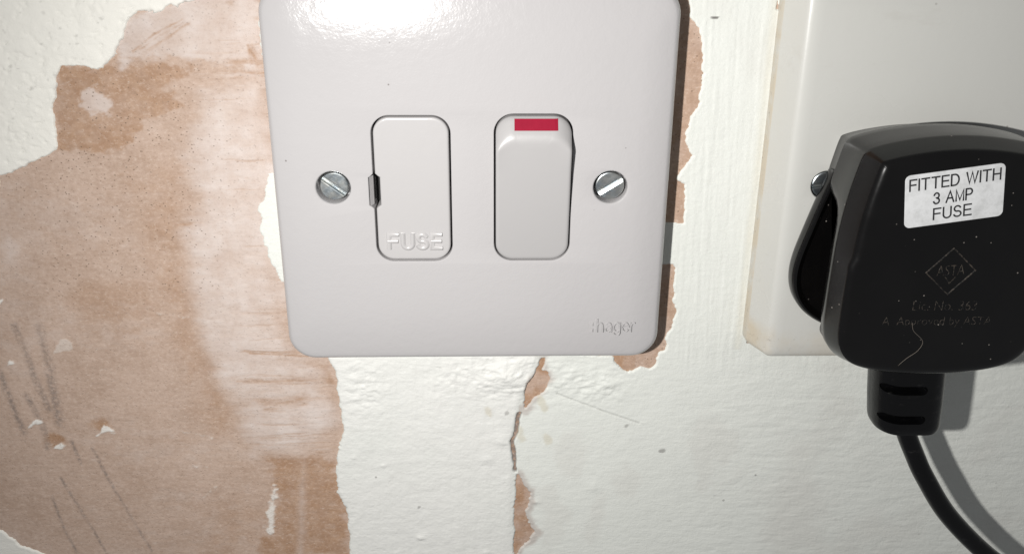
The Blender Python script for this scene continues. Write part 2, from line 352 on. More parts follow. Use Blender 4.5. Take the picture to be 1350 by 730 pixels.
# ================================================================== THE WALL
TL = [(-57.1,41.3),(-57.4,39.0),(-59.5,38.0),(-60.3,38.3),(-62.0,37.0),(-63.3,37.8),(-64.3,37.4),(-65.3,36.2),(-66.9,36.2),(-67.8,36.7),(-69.2,36.6),(-71.3,35.8),(-72.2,35.0),(-72.8,33.8),(-73.7,32.2),(-75.1,29.3),(-76.2,27.3),(-78.4,26.0),(-79.2,24.5),(-79.9,24.0),(-81.1,23.8),(-83.8,24.7),(-86.2,24.8),(-88.3,24.4),(-89.4,23.1),(-90.4,18.5),(-91.6,15.1),(-91.9,10.8),(-92.5,6.4),(-94.7,4.6),(-96.9,3.7),(-99.7,2.4),(-103.4,0.6),(-106.1,-0.6),(-106.8,-3.0),(-112.4,-4.4)]
BL = [(-131.0,-94.7),(-125.9,-98.5),(-123.4,-101.0),(-121.0,-104.2),(-117.8,-105.7),(-114.6,-107.5),(-112.3,-111.4)]
B_LEFT = [(-37.5,-46.4),(-36.4,-48.6),(-34.9,-51.4),(-34.8,-55.0),(-34.8,-58.6),(-33.9,-65.0),(-34.4,-70.6),(-36.2,-77.2),(-36.6,-82.1),(-36.6,-88.0),(-34.8,-93.0),(-34.8,-98.1),(-34.5,-102.2),(-34.6,-108.8),(-34.7,-114.9)]
B_RIGHT = [(45.8,40.9),(46.7,35.8),(46.9,35.2),(48.1,33.9),(49.0,33.3),(49.4,31.6),(49.9,30.2),(50.0,27.0),(50.4,23.0),(50.1,19.5),(50.3,17.1),(49.3,15.0),(48.5,14.1),(48.3,12.6),(48.2,11.1),(47.4,9.9),(47.9,7.1),(49.7,4.4),(48.5,2.5),(47.4,1.2),(46.7,-1.3),(48.3,-2.6),(48.1,-3.3),(49.1,-8.7),(49.2,-12.1),(46.5,-11.9),(44.6,-11.8)]
B_RIGHT2 = [(45.4,-22.9),(47.0,-23.1),(47.7,-23.9),(47.8,-28.3),(47.9,-32.6),(48.7,-34.8),(48.8,-36.3),(48.1,-39.3),(46.7,-43.1),(47.0,-44.6),(46.9,-46.1),(45.6,-46.9),(45.1,-48.4),(44.5,-50.4),(43.6,-51.5),(42.4,-50.7),(41.1,-50.3),(39.8,-51.5),(38.2,-52.1),(37.1,-51.5),(35.3,-49.5),(34.2,-47.6)]
CHIP1 = [(16.0,-47.5),(16.0,-48.3),(14.9,-51.9),(13.4,-54.1),(12.8,-55.4),(12.3,-59.1),(12.0,-62.7),(13.1,-62.7),(14.7,-59.5),(15.8,-59.1),(17.8,-57.3),(19.1,-54.6),(18.4,-52.3),(16.9,-51.4),(17.6,-48.8),(17.6,-47.5)]
CRACK = [(11.2,-64.1),(10.5,-69.2),(9.5,-72.5),(10.0,-76.8),(10.0,-81.7)]
CHIP2 = [(10.6,-82.2),(11.8,-83.2),(12.4,-86.7),(14.7,-88.7),(14.3,-91.7),(13.0,-94.7),(14.4,-98.3),(15.9,-102.0),(14.1,-105.1),(12.0,-107.1),(10.8,-109.6),(10.7,-115.7),(10.0,-115.7),(9.9,-109.5),(9.9,-98.8),(10.0,-89.6)]
PATCH1 = [(-44.2,39.8),(-45.2,35.8),(-46.1,33.4),(-46.3,29.4),(-45.7,26.1),(-44.5,25.1),(-43.1,39.8)]
PATCH2 = [(-44.5,0.9),(-46.7,0.9),(-48.1,-3.6),(-49.5,-7.0),(-50.1,-12.0),(-49.6,-17.8),(-48.3,-22.7),(-46.4,-27.1),(-43.6,-29.7),(-41.0,0.9)]
SOCKCHIP = [(64.9,40.2),(64.9,38.5),(65.2,37.5),(65.7,37.2),(66.2,37.8),(66.2,40.2)]
HAZE = [[(-75.4,37.3),(-70.8,36.6),(-57.6,40.5),(-43.4,40.6),(-44.9,24.4),(-59.3,26.1),(-72.4,25.7),(-75.9,23.5),(-76.7,29.3)], [(-59.8,19.4),(-44.9,23.6),(-42.3,-3.6),(-45.8,-46.3),(-34.9,-49.6),(-36.1,-67.4),(-44.4,-76.1),(-58.0,-76.4),(-59.4,-67.1),(-61.9,-58.1),(-64.4,-47.2),(-66.7,-38.8),(-67.8,-26.6),(-67.0,-12.9),(-63.5,5.5)]]
HAZE_IN = [(-84.3,19.7),(-82.1,20.2),(-79.1,17.6),(-79.6,13.4),(-84.0,13.9),(-86.1,15.9)]
BROWN = [[(-89.1,24.4),(-80.7,24.0),(-72.4,25.4),(-61.0,25.4),(-63.8,22.7),(-67.5,19.7),(-62.2,15.9),(-68.2,14.2),(-74.5,10.8),(-80.0,7.2),(-83.6,5.5),(-92.2,6.2)], [(-76.3,-1.7),(-66.3,-3.6),(-68.2,-18.7),(-68.3,-26.6),(-66.7,-38.8),(-63.3,-53.7),(-62.9,-67.1),(-66.2,-71.6),(-67.5,-58.1),(-71.0,-40.8),(-73.2,-32.6),(-75.2,-18.7)], [(-53.8,-76.4),(-36.7,-77.1),(-36.3,-88.6),(-35.1,-98.6),(-35.8,-110.1),(-58.3,-109.7),(-56.0,-95.7),(-52.3,-88.4)], [(-44.5,-48.0),(-35.8,-49.2),(-34.5,-54.0),(-34.6,-58.4),(-38,-55.5),(-41,-56.8),(-45.5,-53.2)]]
WHITE_BR = [(-56.2,-98.2),(-54.4,-89.6),(-52.7,-86.0),(-52.2,-89.6),(-54.3,-103.8),(-56.1,-102.0)]
GREY = [[(-46.8,-86.1),(-44.1,-76.5),(-44.4,-88.5),(-46.6,-109.9),(-49.1,-109.9)], [(-109.0,-12.8),(-106.1,-13.8),(-104.9,-18.5),(-106.5,-22.4),(-111.2,-24.4)]]
GRAPHITE = [[(-110.7,-38.1),(-108.8,-49.0),(-106.5,-62.1)],[(-104.7,-38.5),(-104.2,-49.0),(-104.9,-66.6)],[(-116.5,-51.1),(-115.4,-59.8),(-114.3,-68.8)],[(-98.1,-73.6),(-94.3,-86.6),(-87.3,-106.7)],[(-110.7,-88.8),(-109.3,-100.0),(-107.2,-107.6)],[(-107.3,-82.9),(-103.5,-95.1),(-99.2,-107.8)],[(-103.0,-71.2),(-101.7,-78.2)],[(-111.1,-57.6),(-109.2,-66.6),(-109.1,-73.4)]]
STREAKS = [[(-72.1,27.4),(-65.9,31.3),(-60.7,34.5)],[(-56.9,-45.8),(-49.5,-46.3),(-42.2,-46.5)],[(-57.4,-54.4),(-50.3,-54.9),(-40.9,-54.8)],[(-53.7,-61.1),(-48.0,-60.9),(-43.2,-59.6)],[(-52.5,26.4),(-45.5,26.3)],[(-52.4,22.7),(-45.8,22.8)],[(-67.7,-12.2),(-63.5,-12.0)],[(-47.2,29.0),(-46.4,25.4)]]
SCRATCHES = [[(-76.6,-35.2),(-73.1,-36.2),(-68.6,-36.3)],[(-76.3,-68.1),(-71.7,-69.7),(-67.0,-70.5)],[(-67.8,-85.8),(-71.2,-89.4)],[(-72.9,-79.0),(-69.7,-80.0)]]
LONG_SCRATCH = [[(20.5,-58.4),(26.9,-61.2),(34.1,-64.3),(41.8,-67.3)]]
CHIPS = [(-113.3,-48.5),(-110.1,-65.4),(-105.5,-72.3),(-93.4,-67.9),(-112.1,-31.5),(-74.6,21.5),(-99.6,-43.8)]
LUMPS = [(7.2,-52.7),(4.1,-54.5),(11.1,-53.6),(33.7,-55.6),(6.5,-72.0),(3.3,-77.7),(-24.0,-79.3),(-15.1,-102.5),(-21.9,-107.7),(2.4,-108.0),(15.6,-91.7),(31.0,-86.9),(-31.4,-76.8)]
STAINS = [(17.0,-60.9),(18.4,-72.1),(3.3,-63.1),(11.3,-70.2)]
MARKS = [(52.4,35.6),(48.3,-75.8),(8.0,-63.6),(-15.2,-92.8),(38.6,-68.1)]

# bare plaster
xs = np.concatenate([axis(-330, -44, -133, -44.0, 0.26), np.arange(-43.4, 6, 0.6), np.arange(6.2, 22, 0.3), np.arange(22.2, 53, 0.6), axis(54, 330, 54, 60, 2.0)])
xs = np.unique(np.round(xs[(np.diff(xs, prepend=-1e9) > 1e-6)], 4)); zs = axis(-330, 260, -117, 46, 0.26)
X, Z = np.meshgrid(xs, zs)
wob = fbm(X, Z, 9, 7, 3, 5); wob2 = fbm(X, Z, 2.4, 1.6, 8, 4); stre = fbm(X, Z + 1.5 * fbm(X, Z, 18, 8, 23, 3), 46, 7.3, 21, 6, 0.68); vst = fbm(X, Z, 3.0, 30, 31, 4)
haze = np.zeros(X.shape)
fine = fbm(X, Z, 1.6, 1.0, 12, 4, 0.65)
for p, e0, e1 in ((HAZE[0], -0.7, 1.4), (HAZE[1], -3.0, 5.0)): haze = np.maximum(haze, sstep(e0, e1, sdist(X, Z, p) + (2.0 if e1 < 2 else 3.0) * wob + 2.6 * stre + 1.2 * wob2 + 0.9 * fine))
haze *= sstep(-79.0, -75.6, Z + 2.6 * wob + 1.6 * wob2 + 0.8 * fine + 2.0 * stre)
haze *= np.clip(0.86 + 0.40 * stre + 0.15 * vst + 0.22 * wob2, 0.15, 1)
haze = np.maximum(haze, 0.8 * sstep(-0.5, 0.8, sdist(X, Z, HAZE_IN) + 1.6 * wob2 + 1.2 * fine))
for p in GREY: haze = np.maximum(haze, 0.55 * sstep(-1.0, 2.5, sdist(X, Z, p) + 1.5 * wob2))
haze = np.maximum(haze, 0.22 * sstep(0.1, 0.6, fbm(X, Z, 30, 12, 27, 6, 0.65) + 0.4 * wob2))
brown = np.zeros(X.shape)
for i, p in enumerate(BROWN):
    e = (0.7, 5.0, 1.6, 0.8)[i]; brown = np.maximum(brown, (0.85, 0.6, 0.95, 0.9)[i] * sstep(-e, e, sdist(X, Z, p) + (1.5, 2.5, 2.6, 1.4)[i] * (wob + wob2 + 0.7 * fine + 0.5 * vst)))
brown *= np.clip(0.8 + 0.5 * wob2 + 0.25 * stre, 0.15, 1)
brown = np.maximum(brown, 0.40 * sstep(0.15, 0.7, fbm(X, Z, 22, 16, 51, 5)))
for i, l in enumerate(STREAKS):
    w_ = (0.7, 0.7, 1.1, 1.9, 1.0, 1.0, 0.5, 1.1)[i]
    rs = random.Random(40 + i)
    for q in range(5):
        dz, dx, kk = rs.uniform(-0.8, 0.8) * w_, rs.uniform(-1.5, 1.5), rs.uniform(0.35, 0.75)
        l2 = [(x + dx + rs.uniform(-0.5, 0.5), z + dz + rs.uniform(-0.15, 0.15)) for x, z in l]
        m_ = rs.uniform(0.5, 1.0) * sstep(w_ * kk, 0.0, ldist(X, Z + 0.5 * stre + 0.25 * fine, l2) - 0.35 * w_ * fbm(X, Z, 7, 0.8, 41 + i * 7 + q, 4, 0.65)) * np.clip(0.75 + 1.1 * fbm(X, Z, 6, 1, 47 + q, 3), 0.0, 1)
        brown = np.maximum(brown, m_); haze *= 1 - 0.8 * m_
trow = fbm(X, Z + 0.8 * wob, 24, 0.9, 201, 5, 0.62); area = sstep(-64, -52, X + 3 * wob) * (X < -30)
brown = np.maximum(brown, 0.55 * sstep(0.22, 0.55, trow) * area * np.clip(0.5 + 0.9 * wob, 0, 1)); haze *= 1 - 0.55 * sstep(0.22, 0.55, trow) * area
haze = np.maximum(haze, 0.7 * sstep(0.28, 0.6, -trow) * area * (Z > -76))
graph_and_shade = np.zeros(X.shape)
for i, l in enumerate(GRAPHITE):
    d = ldist(X + 0.5 * fbm(X, Z, 14, 14, 61, 2), Z, l); g_ = 0.92 * sstep((1.5, 1.9, 1.4, 0.75, 0.7, 0.7, 0.8, 1.3)[i], 0.0, d) * np.clip(0.75 + 0.7 * fbm(X, Z, 1.2, 7, 71 + i, 3), 0, 1)
    graph_and_shade = np.maximum(graph_and_shade, g_)
graph_and_shade = np.maximum(graph_and_shade, 0.10 * sstep(0.25, 0.7, fbm(X, Z, 18, 26, 91, 4)) * (X < -55))
white = np.zeros(X.shape)
for i, (cx, cz) in enumerate(CHIPS):
    d = np.maximum(np.abs(X - cx) * 0.9 + (Z - cz) * 0.6, np.abs(Z - cz) + 0.3 * (X - cx)) + 1.3 * wob2; white = np.maximum(white, 0.9 * sstep(0.25, -0.15, d - (0.6, 0.8, 0.75, 1.2, 0.6, 0.6, 1.8)[i] + 0.2) * (0.35 if i == 6 else 1))
    if i in (2, 3): brown = np.maximum(brown, sstep(3.4, 1.4, np.hypot((X - cx + 1.2), (Z - cz - 1.2) * 1.3) + 1.4 * wob2))
for l in SCRATCHES: white = np.maximum(white, 0.5 * sstep(0.40, 0.05, ldist(X + 0.7 * wob2, Z + 0.9 * wob + 0.8 * fine, l)) * np.clip(0.4 + 1.4 * fine, 0, 1))
white = np.maximum(white, 0.8 * sstep(-0.2, 1.0, sdist(X, Z, WHITE_BR) + 2.0 * wob2 + 0.9 * vst + 0.9 * fine))
pit = 0.12 + 0.88 * sstep(-8, 8, sdist(X, Z, [(-95, 26), (-62, 26), (-58, 0), (-66, -30), (-100, -28), (-106, -5)]) + 6 * wob)
pit = np.maximum(pit, 1.0 * (X > 40))
HP = 0.10 * wob + 0.03 * wob2 + 0.05 * stre + 0.05 * fine + 0.22 * white - 0.05 * brown + 0.05 * haze
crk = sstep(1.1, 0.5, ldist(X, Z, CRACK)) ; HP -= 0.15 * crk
graph_and_shade = np.maximum(graph_and_shade, 1.0 * crk)  # shade inside the crack, put into the plaster colour
brown = np.where((X > -30), np.maximum(brown, 0.95 + 0.2 * wob2), brown); haze = np.where(X > -30, np.where(X < 25, 0.32, 0.22) * sstep(-0.3, 0.4, fbm(X, Z, 3.5, 5, 57, 3)), haze)
brown = np.where(X > 40, 0.45 * brown, brown)
wall = sheet('wall', xs, zs, HP, np.ones(X.shape, bool), dict(haze=haze, brown=np.clip(brown, 0, 1), graphite_and_shade=graph_and_shade, white=white, pit=pit), M_PLASTER)
tag(wall, 'old wall of bare pinkish brown plaster with torn white paint', None, None, 'structure')

def paint(xs, zs, sd_fn, height_fn, attr_fn, mat, label, rag=0.75, thick=0.38, rise=0.42, cut=None):
    X, Z = np.meshgrid(xs, zs); sd = sd_fn(X, Z)
    sd = sd + rag * fbm(X, Z, 2.6, 2.6, 5, 5, 0.68) + 0.3 * rag * fbm(X, Z, 0.9, 0.9, 15, 2)
    if cut: sd = np.minimum(sd, cut(X, Z))
    up = sstep(-0.12, rise, sd); lip = np.exp(-((sd - rise * 1.2) / 0.5) ** 2)
    H = -0.75 + (0.75 + thick) * up + height_fn(X, Z, sd) * sstep(0.0, 0.8, sd) + 0.02 * lip
    at_ = dict(filler=np.zeros(X.shape), dirt_and_shade=np.zeros(X.shape), yellow=np.zeros(X.shape), thin=np.zeros(X.shape)); attr_fn(X, Z, sd, at_)
    return tag(sheet('paint_layer', xs, zs, H, sd > -0.35, at_, mat, wall), label)

# cream painted area, upper left: dimpled roller texture
def h_tl(X, Z, sd):
    a = fbm(X, Z, 2.6, 2.2, 101, 3); b = fbm(X, Z, 1.3, 1.1, 111, 2)
    return 0.16 * a - 0.15 * sstep(0.22, 0.6, b) + 0.05 * fbm(X, Z, 12, 12, 121, 2)
def a_tl(X, Z, sd, A):
    A['dirt_and_shade'][:] = 0.30 * sstep(0.52, 0.8, fbm(X, Z, 1.5, 1.1, 131, 3)); A['thin'][:] = 0.45 * sstep(0.9, 0.1, sd) * (fbm(X, Z, 4, 4, 141, 3) > 0.1)
TLP = TL + [(-300, -20), (-300, 250), (-57, 250)]
paint(axis(-330, -44, -114, -54, 0.26), axis(-20, 260, -9, 44, 0.26), lambda X, Z: sdist(X, Z, TLP), h_tl, a_tl, M_CREAM, 'cream dimpled paint left on the upper wall', thick=0.42)
# little corner of paint, lower left
BLP = BL + [(-100, -320), (-320, -320), (-320, -60)]
paint(axis(-330, -90, -134, -108, 0.26), axis(-330, -84, -118, -90, 0.26), lambda X, Z: sdist(X, Z, BLP), lambda X, Z, s: 0.06 * fbm(X, Z, 6, 1.0, 151, 4), lambda *a: None, M_CREAM, 'small corner of paint at the lower left')
# two scraps of paint left at the unit's left edge
for P_, z0, z1 in ((PATCH1, 22, 46), (PATCH2, -33, 5)):
    P_ = [((-41.0 if x > -44.6 else x), z) for x, z in P_]
    paint(np.arange(-52, -38, 0.26), np.arange(z0, z1, 0.26), lambda X, Z: sdist(X, Z, P_) + 0.9 * fbm(X, Z, 14, 1.4, 161, 4), lambda X, Z, s: 0.05 * fbm(X, Z, 10, 1.2, 171, 4), lambda *a: None, M_PAINT, 'thin white scrap of paint along the faceplate edge', thick=0.22, rise=0.9)
# the main painted area below and to the right, with the filled chase under the unit
UNDER = [(-43, -46.5), (-43, 46), (43.2, 46), (44.0, -11.8), (44.2, -23), (41, -42), (33, -46.8)]
BIG = B_LEFT + [(-34.7, -330), (330, -330), (330, 260), (45.8, 260)] + B_RIGHT + [(43.2, -11.8), (43.2, -22.9)] + B_RIGHT2 + [(20, -46.0)]
def sd_big(X, Z):
    d = sdist(X, Z, BIG)
    for c in (CHIP1, CHIP2, SOCKCHIP): d = np.minimum(d, -sdist(X, Z, c) + 0.45)
    return d
def crack_cut(X, Z): return ldist(X + 0.55 * fbm(X, Z, 2.5, 2.5, 181, 4), Z, CRACK) - 0.17 - 0.15 * np.clip(fbm(X, Z, 5, 5, 191, 2), -0.3, 1)
CH = [p for p in B_LEFT] + [(-34.7, -330), (10.3, -330), (10.3, -109), (9.9, -98), (10.0, -82), (9.6, -72.5), (11.0, -64), (12.2, -58), (15.0, -52), (16.2, -46)]
def h_big(X, Z, sd):
    ch = sstep(-0.5, 1.5, sdist(X, Z, CH)); rt = sstep(44, 54, X) * sstep(-60, -40, Z)
    H = 0.05 * fbm(X, Z, 16, 14, 201, 3)
    fn = fbm(X + 3 * fbm(X, Z, 20, 20, 213, 2), Z + 0.9 * fbm(X, Z, 16, 9, 214, 3), 9, 1.5, 211, 5, 0.62) * 0.10 + 0.07 * fbm(X, Z, 4, 2.4, 215, 3)     # horizontal brush marks
    fv = fbm(X + 0.03 * Z, Z, 0.8, 16, 221, 4, 0.6) * 0.085                              # vertical brush marks
    H += ch * (0.30 + 0.13 * fbm(X + 0.6 * fbm(X, Z, 9, 9, 233, 2), Z, 1.3, 22, 231, 4) * np.clip(0.6 + fbm(X, Z, 9, 14, 235, 2), 0, 1.4) + 0.12 * fbm(X, Z, 2.4, 2.0, 241, 5, 0.6)) + (1 - ch) * (rt * fv * 1.3 + (1 - rt) * (0.35 + 0.65 * sstep(45, 70, X)) * fn)
    H += 0.05 * fbm(X, Z, 2.2, 1.6, 251, 4)
    for i, (cx, cz) in enumerate(LUMPS):
        r, a = ((4.5, 0.75), (3.0, 0.45), (3.0, 0.55), (2.2, 0.5), (2.2, 0.35), (1.5, 0.3), (0.9, 0.25), (1.3, 0.35), (1.3, 0.3), (1.2, 0.3), (1.0, 0.3), (1.7, 0.3), (0.7, 0.3))[i]
        H += a * np.exp(-(((X - cx) / r) ** 2 + ((Z - cz) / (r * 0.8)) ** 2)) * (0.8 + 0.5 * fbm(X, Z, 2.2, 1.3, 261 + i, 4))
    rough_ = np.exp(-(((X - 6) / 16) ** 2 + ((Z + 53) / 7) ** 2)) + 0.8 * np.exp(-(((X - 30) / 9) ** 2 + ((Z + 56) / 5) ** 2)) + 0.8 * np.exp(-(((X + 28) / 6) ** 2 + ((Z + 56) / 10) ** 2))
    H += rough_ * (0.40 * fbm(X, Z, 6, 2.2, 271, 5, 0.65) + 0.55 * np.abs(fbm(X, Z, 6, 3.5, 275, 5, 0.6)) + 0.26 * fbm(X, Z, 1.4, 1.0, 281, 3))
    for l in LONG_SCRATCH: H -= 0.22 * sstep(0.28, 0.05, ldist(X, Z, l))
    return H
def a_big(X, Z, sd, A):
    ch = sstep(-0.5, 1.5, sdist(X, Z, CH)); A['filler'][:] = ch * np.clip(0.85 + 0.4 * fbm(X, Z, 14, 18, 301, 3), 0, 1)
    A['filler'][:] = np.maximum(A['filler'], 0.15 * sstep(44, 56, X) * sstep(-45, 10, Z) )
    for cx, cz, r in ((7, -52, 7), (11, -53, 4)): A['filler'][:] = np.maximum(A['filler'], np.exp(-(((X - cx) / r) ** 2 + ((Z - cz) / (r * 0.6)) ** 2)))
    n = fbm(X, Z, 1.6, 1.8, 311, 4)
    for i, (cx, cz) in enumerate(STAINS):
        A['yellow'][:] = np.maximum(A['yellow'], (0.42, 0.38, 0.40, 0.35)[i] * sstep(1.0, 0.5, np.hypot((X - cx + 0.2 * (Z - cz)) / 1.5, (Z - cz) / (3.2, 2.6, 2.2, 3)[i]) + 0.45 * n))
    for cx, cz, rx, rz in ((26, -76, 6, 9), (32, -96, 3.2, 9), (40, -84, 4, 6), (20, -97, 4, 9), (60, -75, 8, 10)):
        A['thin'][:] = np.maximum(A['thin'], 0.16 * sstep(1.2, 0.5, np.hypot((X - cx) / rx, (Z - cz) / rz) + 1.3 * fbm(X, Z, 6, 8, 321, 4)))
    A['thin'][:] = np.maximum(A['thin'], 0.20 * sstep(0.1, 0.6, fbm(X, Z, 22, 26, 331, 5)) * (1 - ch))
    for c in (CHIP1, CHIP2): A['thin'][:] = np.maximum(A['thin'], 0.9 * sstep(2.6, 0.6, -sdist(X, Z, c) + 2.2 * fbm(X, Z, 3, 3, 341, 3) + 0.9) * (X > 11))
    n2 = fbm(X, Z, 0.7, 0.6, 351, 3)
    for i, (cx, cz) in enumerate(MARKS):
        A['dirt_and_shade'][:] = np.maximum(A['dirt_and_shade'], (0.95, 0.6, 0.45, 0.5, 0.5)[i] * sstep(1.0, 0.6, np.hypot((X - cx - 0.3 * (Z - cz)) / (1.2, 1.0, 0.8, 0.5, 0.6)[i], (Z - cz) / (0.35, 0.7, 0.8, 0.6, 0.6)[i]) + 0.5 * n2))
    for l in LONG_SCRATCH: A['dirt_and_shade'][:] = np.maximum(A['dirt_and_shade'], 0.45 * sstep(0.30, 0.08, ldist(X, Z, l)) * (0.6 + 0.4 * n))
    A['dirt_and_shade'][:] = np.maximum(A['dirt_and_shade'], 0.35 * sstep(0.55, 0.75, fbm(X, Z, 3.0, 0.8, 361, 4)) * sstep(0.3, 0.6, fbm(X, Z, 16, 12, 371, 2)))
    A['dirt_and_shade'][:] = np.maximum(A['dirt_and_shade'], 0.95 * sstep(0.42, 0.10, crack_cut(X, Z)))  # dark tone painted along the crack in place of its shade
    A['yellow'][:] = np.maximum(A['yellow'], 0.20 * np.exp(-((X - 65) / 0.9) ** 2) * (Z > -46))
bx_ = np.concatenate([np.arange(-40, 66, 0.27), axis(66.2, 330, 66.2, 154, 0.32)]); bz_ = axis(-330, 260, -116, 44, 0.27)
# below the unit, and the strip between the unit and the socket
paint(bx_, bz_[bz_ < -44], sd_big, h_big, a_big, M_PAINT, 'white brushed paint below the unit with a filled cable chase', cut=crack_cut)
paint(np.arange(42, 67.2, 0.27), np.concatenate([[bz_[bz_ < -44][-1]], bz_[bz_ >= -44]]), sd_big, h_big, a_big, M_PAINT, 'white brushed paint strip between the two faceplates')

# the same paint carries on above and beyond the socket, outside the picture
paint(axis(67, 330, 67, 70, 1.5, 1.08), axis(43, 260, 43, 46, 1.5, 1.08), lambda X, Z: np.full(X.shape, 5.0), h_big, lambda *a: None, M_PAINT, 'white paint above the socket')
paint(axis(211, 330, 211, 214, 1.5, 1.08), np.arange(-44.2, 43.1, 1.5), lambda X, Z: np.full(X.shape, 5.0), h_big, lambda *a: None, M_PAINT, 'white paint beyond the socket')

# ================================================================== FUSED CONNECTION UNIT
unit = tag(empty('fused_connection_unit', (0, 0, 0)), 'square white plastic fused switch unit with red flagged rocker on torn paint', 'fused switch')
FY = -9.0
mb = MB(); RR = (16, 16)
def plate_y(d, r=1.3, w=8.4, a=0.0165):
    pil = a * (w - d) ** 2 if d < w else 0; fil = r - math.sqrt(max(r * r - (r - d) ** 2, 0)) if d < r else 0
    return FY + pil + fil
def plate_o(d): return rrect(0, 0, 86.6 - 2 * d, 86.6 - 2 * d - 1.5 * max(d - 1.3, 0), max(6.2 - 0.72 * d, 0.15), 10)
rings = [at(plate_o(0.0), 0.0)]
ds = [0, 0.03, 0.1, 0.2, 0.35, 0.55, 0.8, 1.05, 1.3, 1.8, 2.4, 3.2, 4.0, 5.0, 6.0, 7.0, 7.8, 8.4]
rings += [at(plate_o(d), plate_y(d)) for d in ds]
mb.rings(rings)
holes = []
def rim(fn, depth, r=0.28):
    """rounded lip and wall of an opening; fn(o) gives the outline grown by o"""
    rg = [at(fn(r - r * math.sin(t * math.pi / 2 / 4)), FY + r - r * math.cos(t * math.pi / 2 / 4)) for t in range(5)]
    rg.append(at(fn(0), FY + depth)); mb.rings(rg); holes.append(rg[0])
for sx in (-1, 1): rim(lambda o, sx=sx: circle(sx * 30.15, 0, 3.72 + o, 48), 4.2, 0.45)
RR = (10, 60)
def notch(P, amt):
    out = []
    for x, z in P:
        if x < -18.5 and -6 < z < 4.4: x += amt * min(max((min(z + 4.7, 3.0 - z)) / 0.55, 0), 1)
        out.append((x, z))
    return out
rim(lambda o: notch(rrect(-13.0, -0.65, 16.9 + 2 * o, 33.7 + 2 * o, 4.0 + o, 10), -1.0), 5.5)
rim(lambda o: rrect(13.15, -0.45, 16.9 + 2 * o, 34.0 + 2 * o, 4.2 + o, 10), 5.5)
mb.face_with_holes([rings[-1]] + holes)
mb.build('faceplate', M_PLATE, unit, angle=20)
for cx in (-13.0, 13.15):
    mb = MB(); mb.box(cx - 10.5, cx + 10.5, -3.6, -3.2, -19, 18); mb.build('housing', M_DARK, unit, flat=True)
# fuse carrier
RR = (10, 60)
def pillow(fn, yfn, insets):
    mb = MB(); mb.rings([at(fn(0), -4.0)] + [[(x, yfn(x, z, d), z) for x, z in fn(d)] for d in insets], False, True); return mb
INS = [0.0, 0.03, 0.1, 0.2, 0.34, 0.5, 0.8, 1.3]
fil = lambda d, r: r - math.sqrt(max(r * r - (r - d) ** 2, 0)) if d < r else 0
car = pillow(lambda d: notch(rrect(-13.0, -0.65, 16.1 - 2 * d, 32.9 - 2 * d, max(3.6 - d, 0.2), 10), 1.0), lambda x, z, d: FY + 0.10 + fil(d, 0.5), INS).build('fuse_carrier', M_CARRIER, unit, angle=20)
strokes('lettering', 'FUSE', -18.6, -7.0, -14.3, 3.3, FY + 0.13, 0.45, 0.50, M_CARRIER, car, bev=0.36, gap=0.34)
mb = MB(); mb.rings([[(-22.35, -8.7, 2.7), (-22.35, -8.7, -4.4)], [(-21.6, -7.6, 2.5), (-21.6, -7.6, -4.2)], [(-21.75, -5.0, 2.5), (-21.75, -5.0, -4.2)]], closed=False)
mb.build('finger_slot', M_PLATE, unit, flat=True)
# rocker with the red lens on its raised top
def prof(z, x=13.15):
    ridge, top = 12.1, 16.3; z += max(abs(x - 13.15) - 4.2, 0) ** 2 * 0.20 * min(max((z - 4) / 6, 0), 1)
    a = 0.15 + 3.1 * (min(z, 13.5) + 17.3) / (ridge + 17.3); b = 0.75 + (top - z) * (3.25 - 0.75) / (top - ridge); b = max(b, -0.4)
    s_ = 0.8; h_ = max(s_ - abs(a - b), 0) / s_
    return min(a, b) - h_ * h_ * s_ * 0.25
rk = lambda d: rrect(13.15, -0.45, 16.15 - 2 * d, 33.3 - 2 * d, max(3.9 - d * 0.85, 0.1), 10)
insr = INS + [1.0, 1.7, 2.4, 3.2, 4.2, 5.4, 6.6, 7.6]
insr = sorted(set(insr))
RR = (10, 90)
rocker = pillow(rk, lambda x, z, d: FY - prof(z, x) + 0.8 * fil(d, 0.7), insr).build('rocker_switch', M_ROCKER, unit, angle=30)
mb = MB(); z0, z1 = 13.55, 15.8
g = lambda x, z, o: (x, FY - prof(z, x) - o, z)
nz_ = 6; zz = [z0 + (z1 - z0) * i / nz_ for i in range(nz_ + 1)]
xx = [9.0 + 9.2 * i / 14 for i in range(15)]; mb.rings([[g(x, z, 0.06) for z in zz] for x in xx], closed=False)
ed = [(9.0, z) for z in zz] + [(x, z1) for x in xx[1:]] + [(18.2, z) for z in zz[-2::-1]] + [(x, z0) for x in xx[-2:0:-1]]
mb.rings([[g(x, z, 0.06) for x, z in ed], [g(x, z, -0.2) for x, z in ed]])
mb.build('indicator_lens', M_RED, rocker, flat=True)
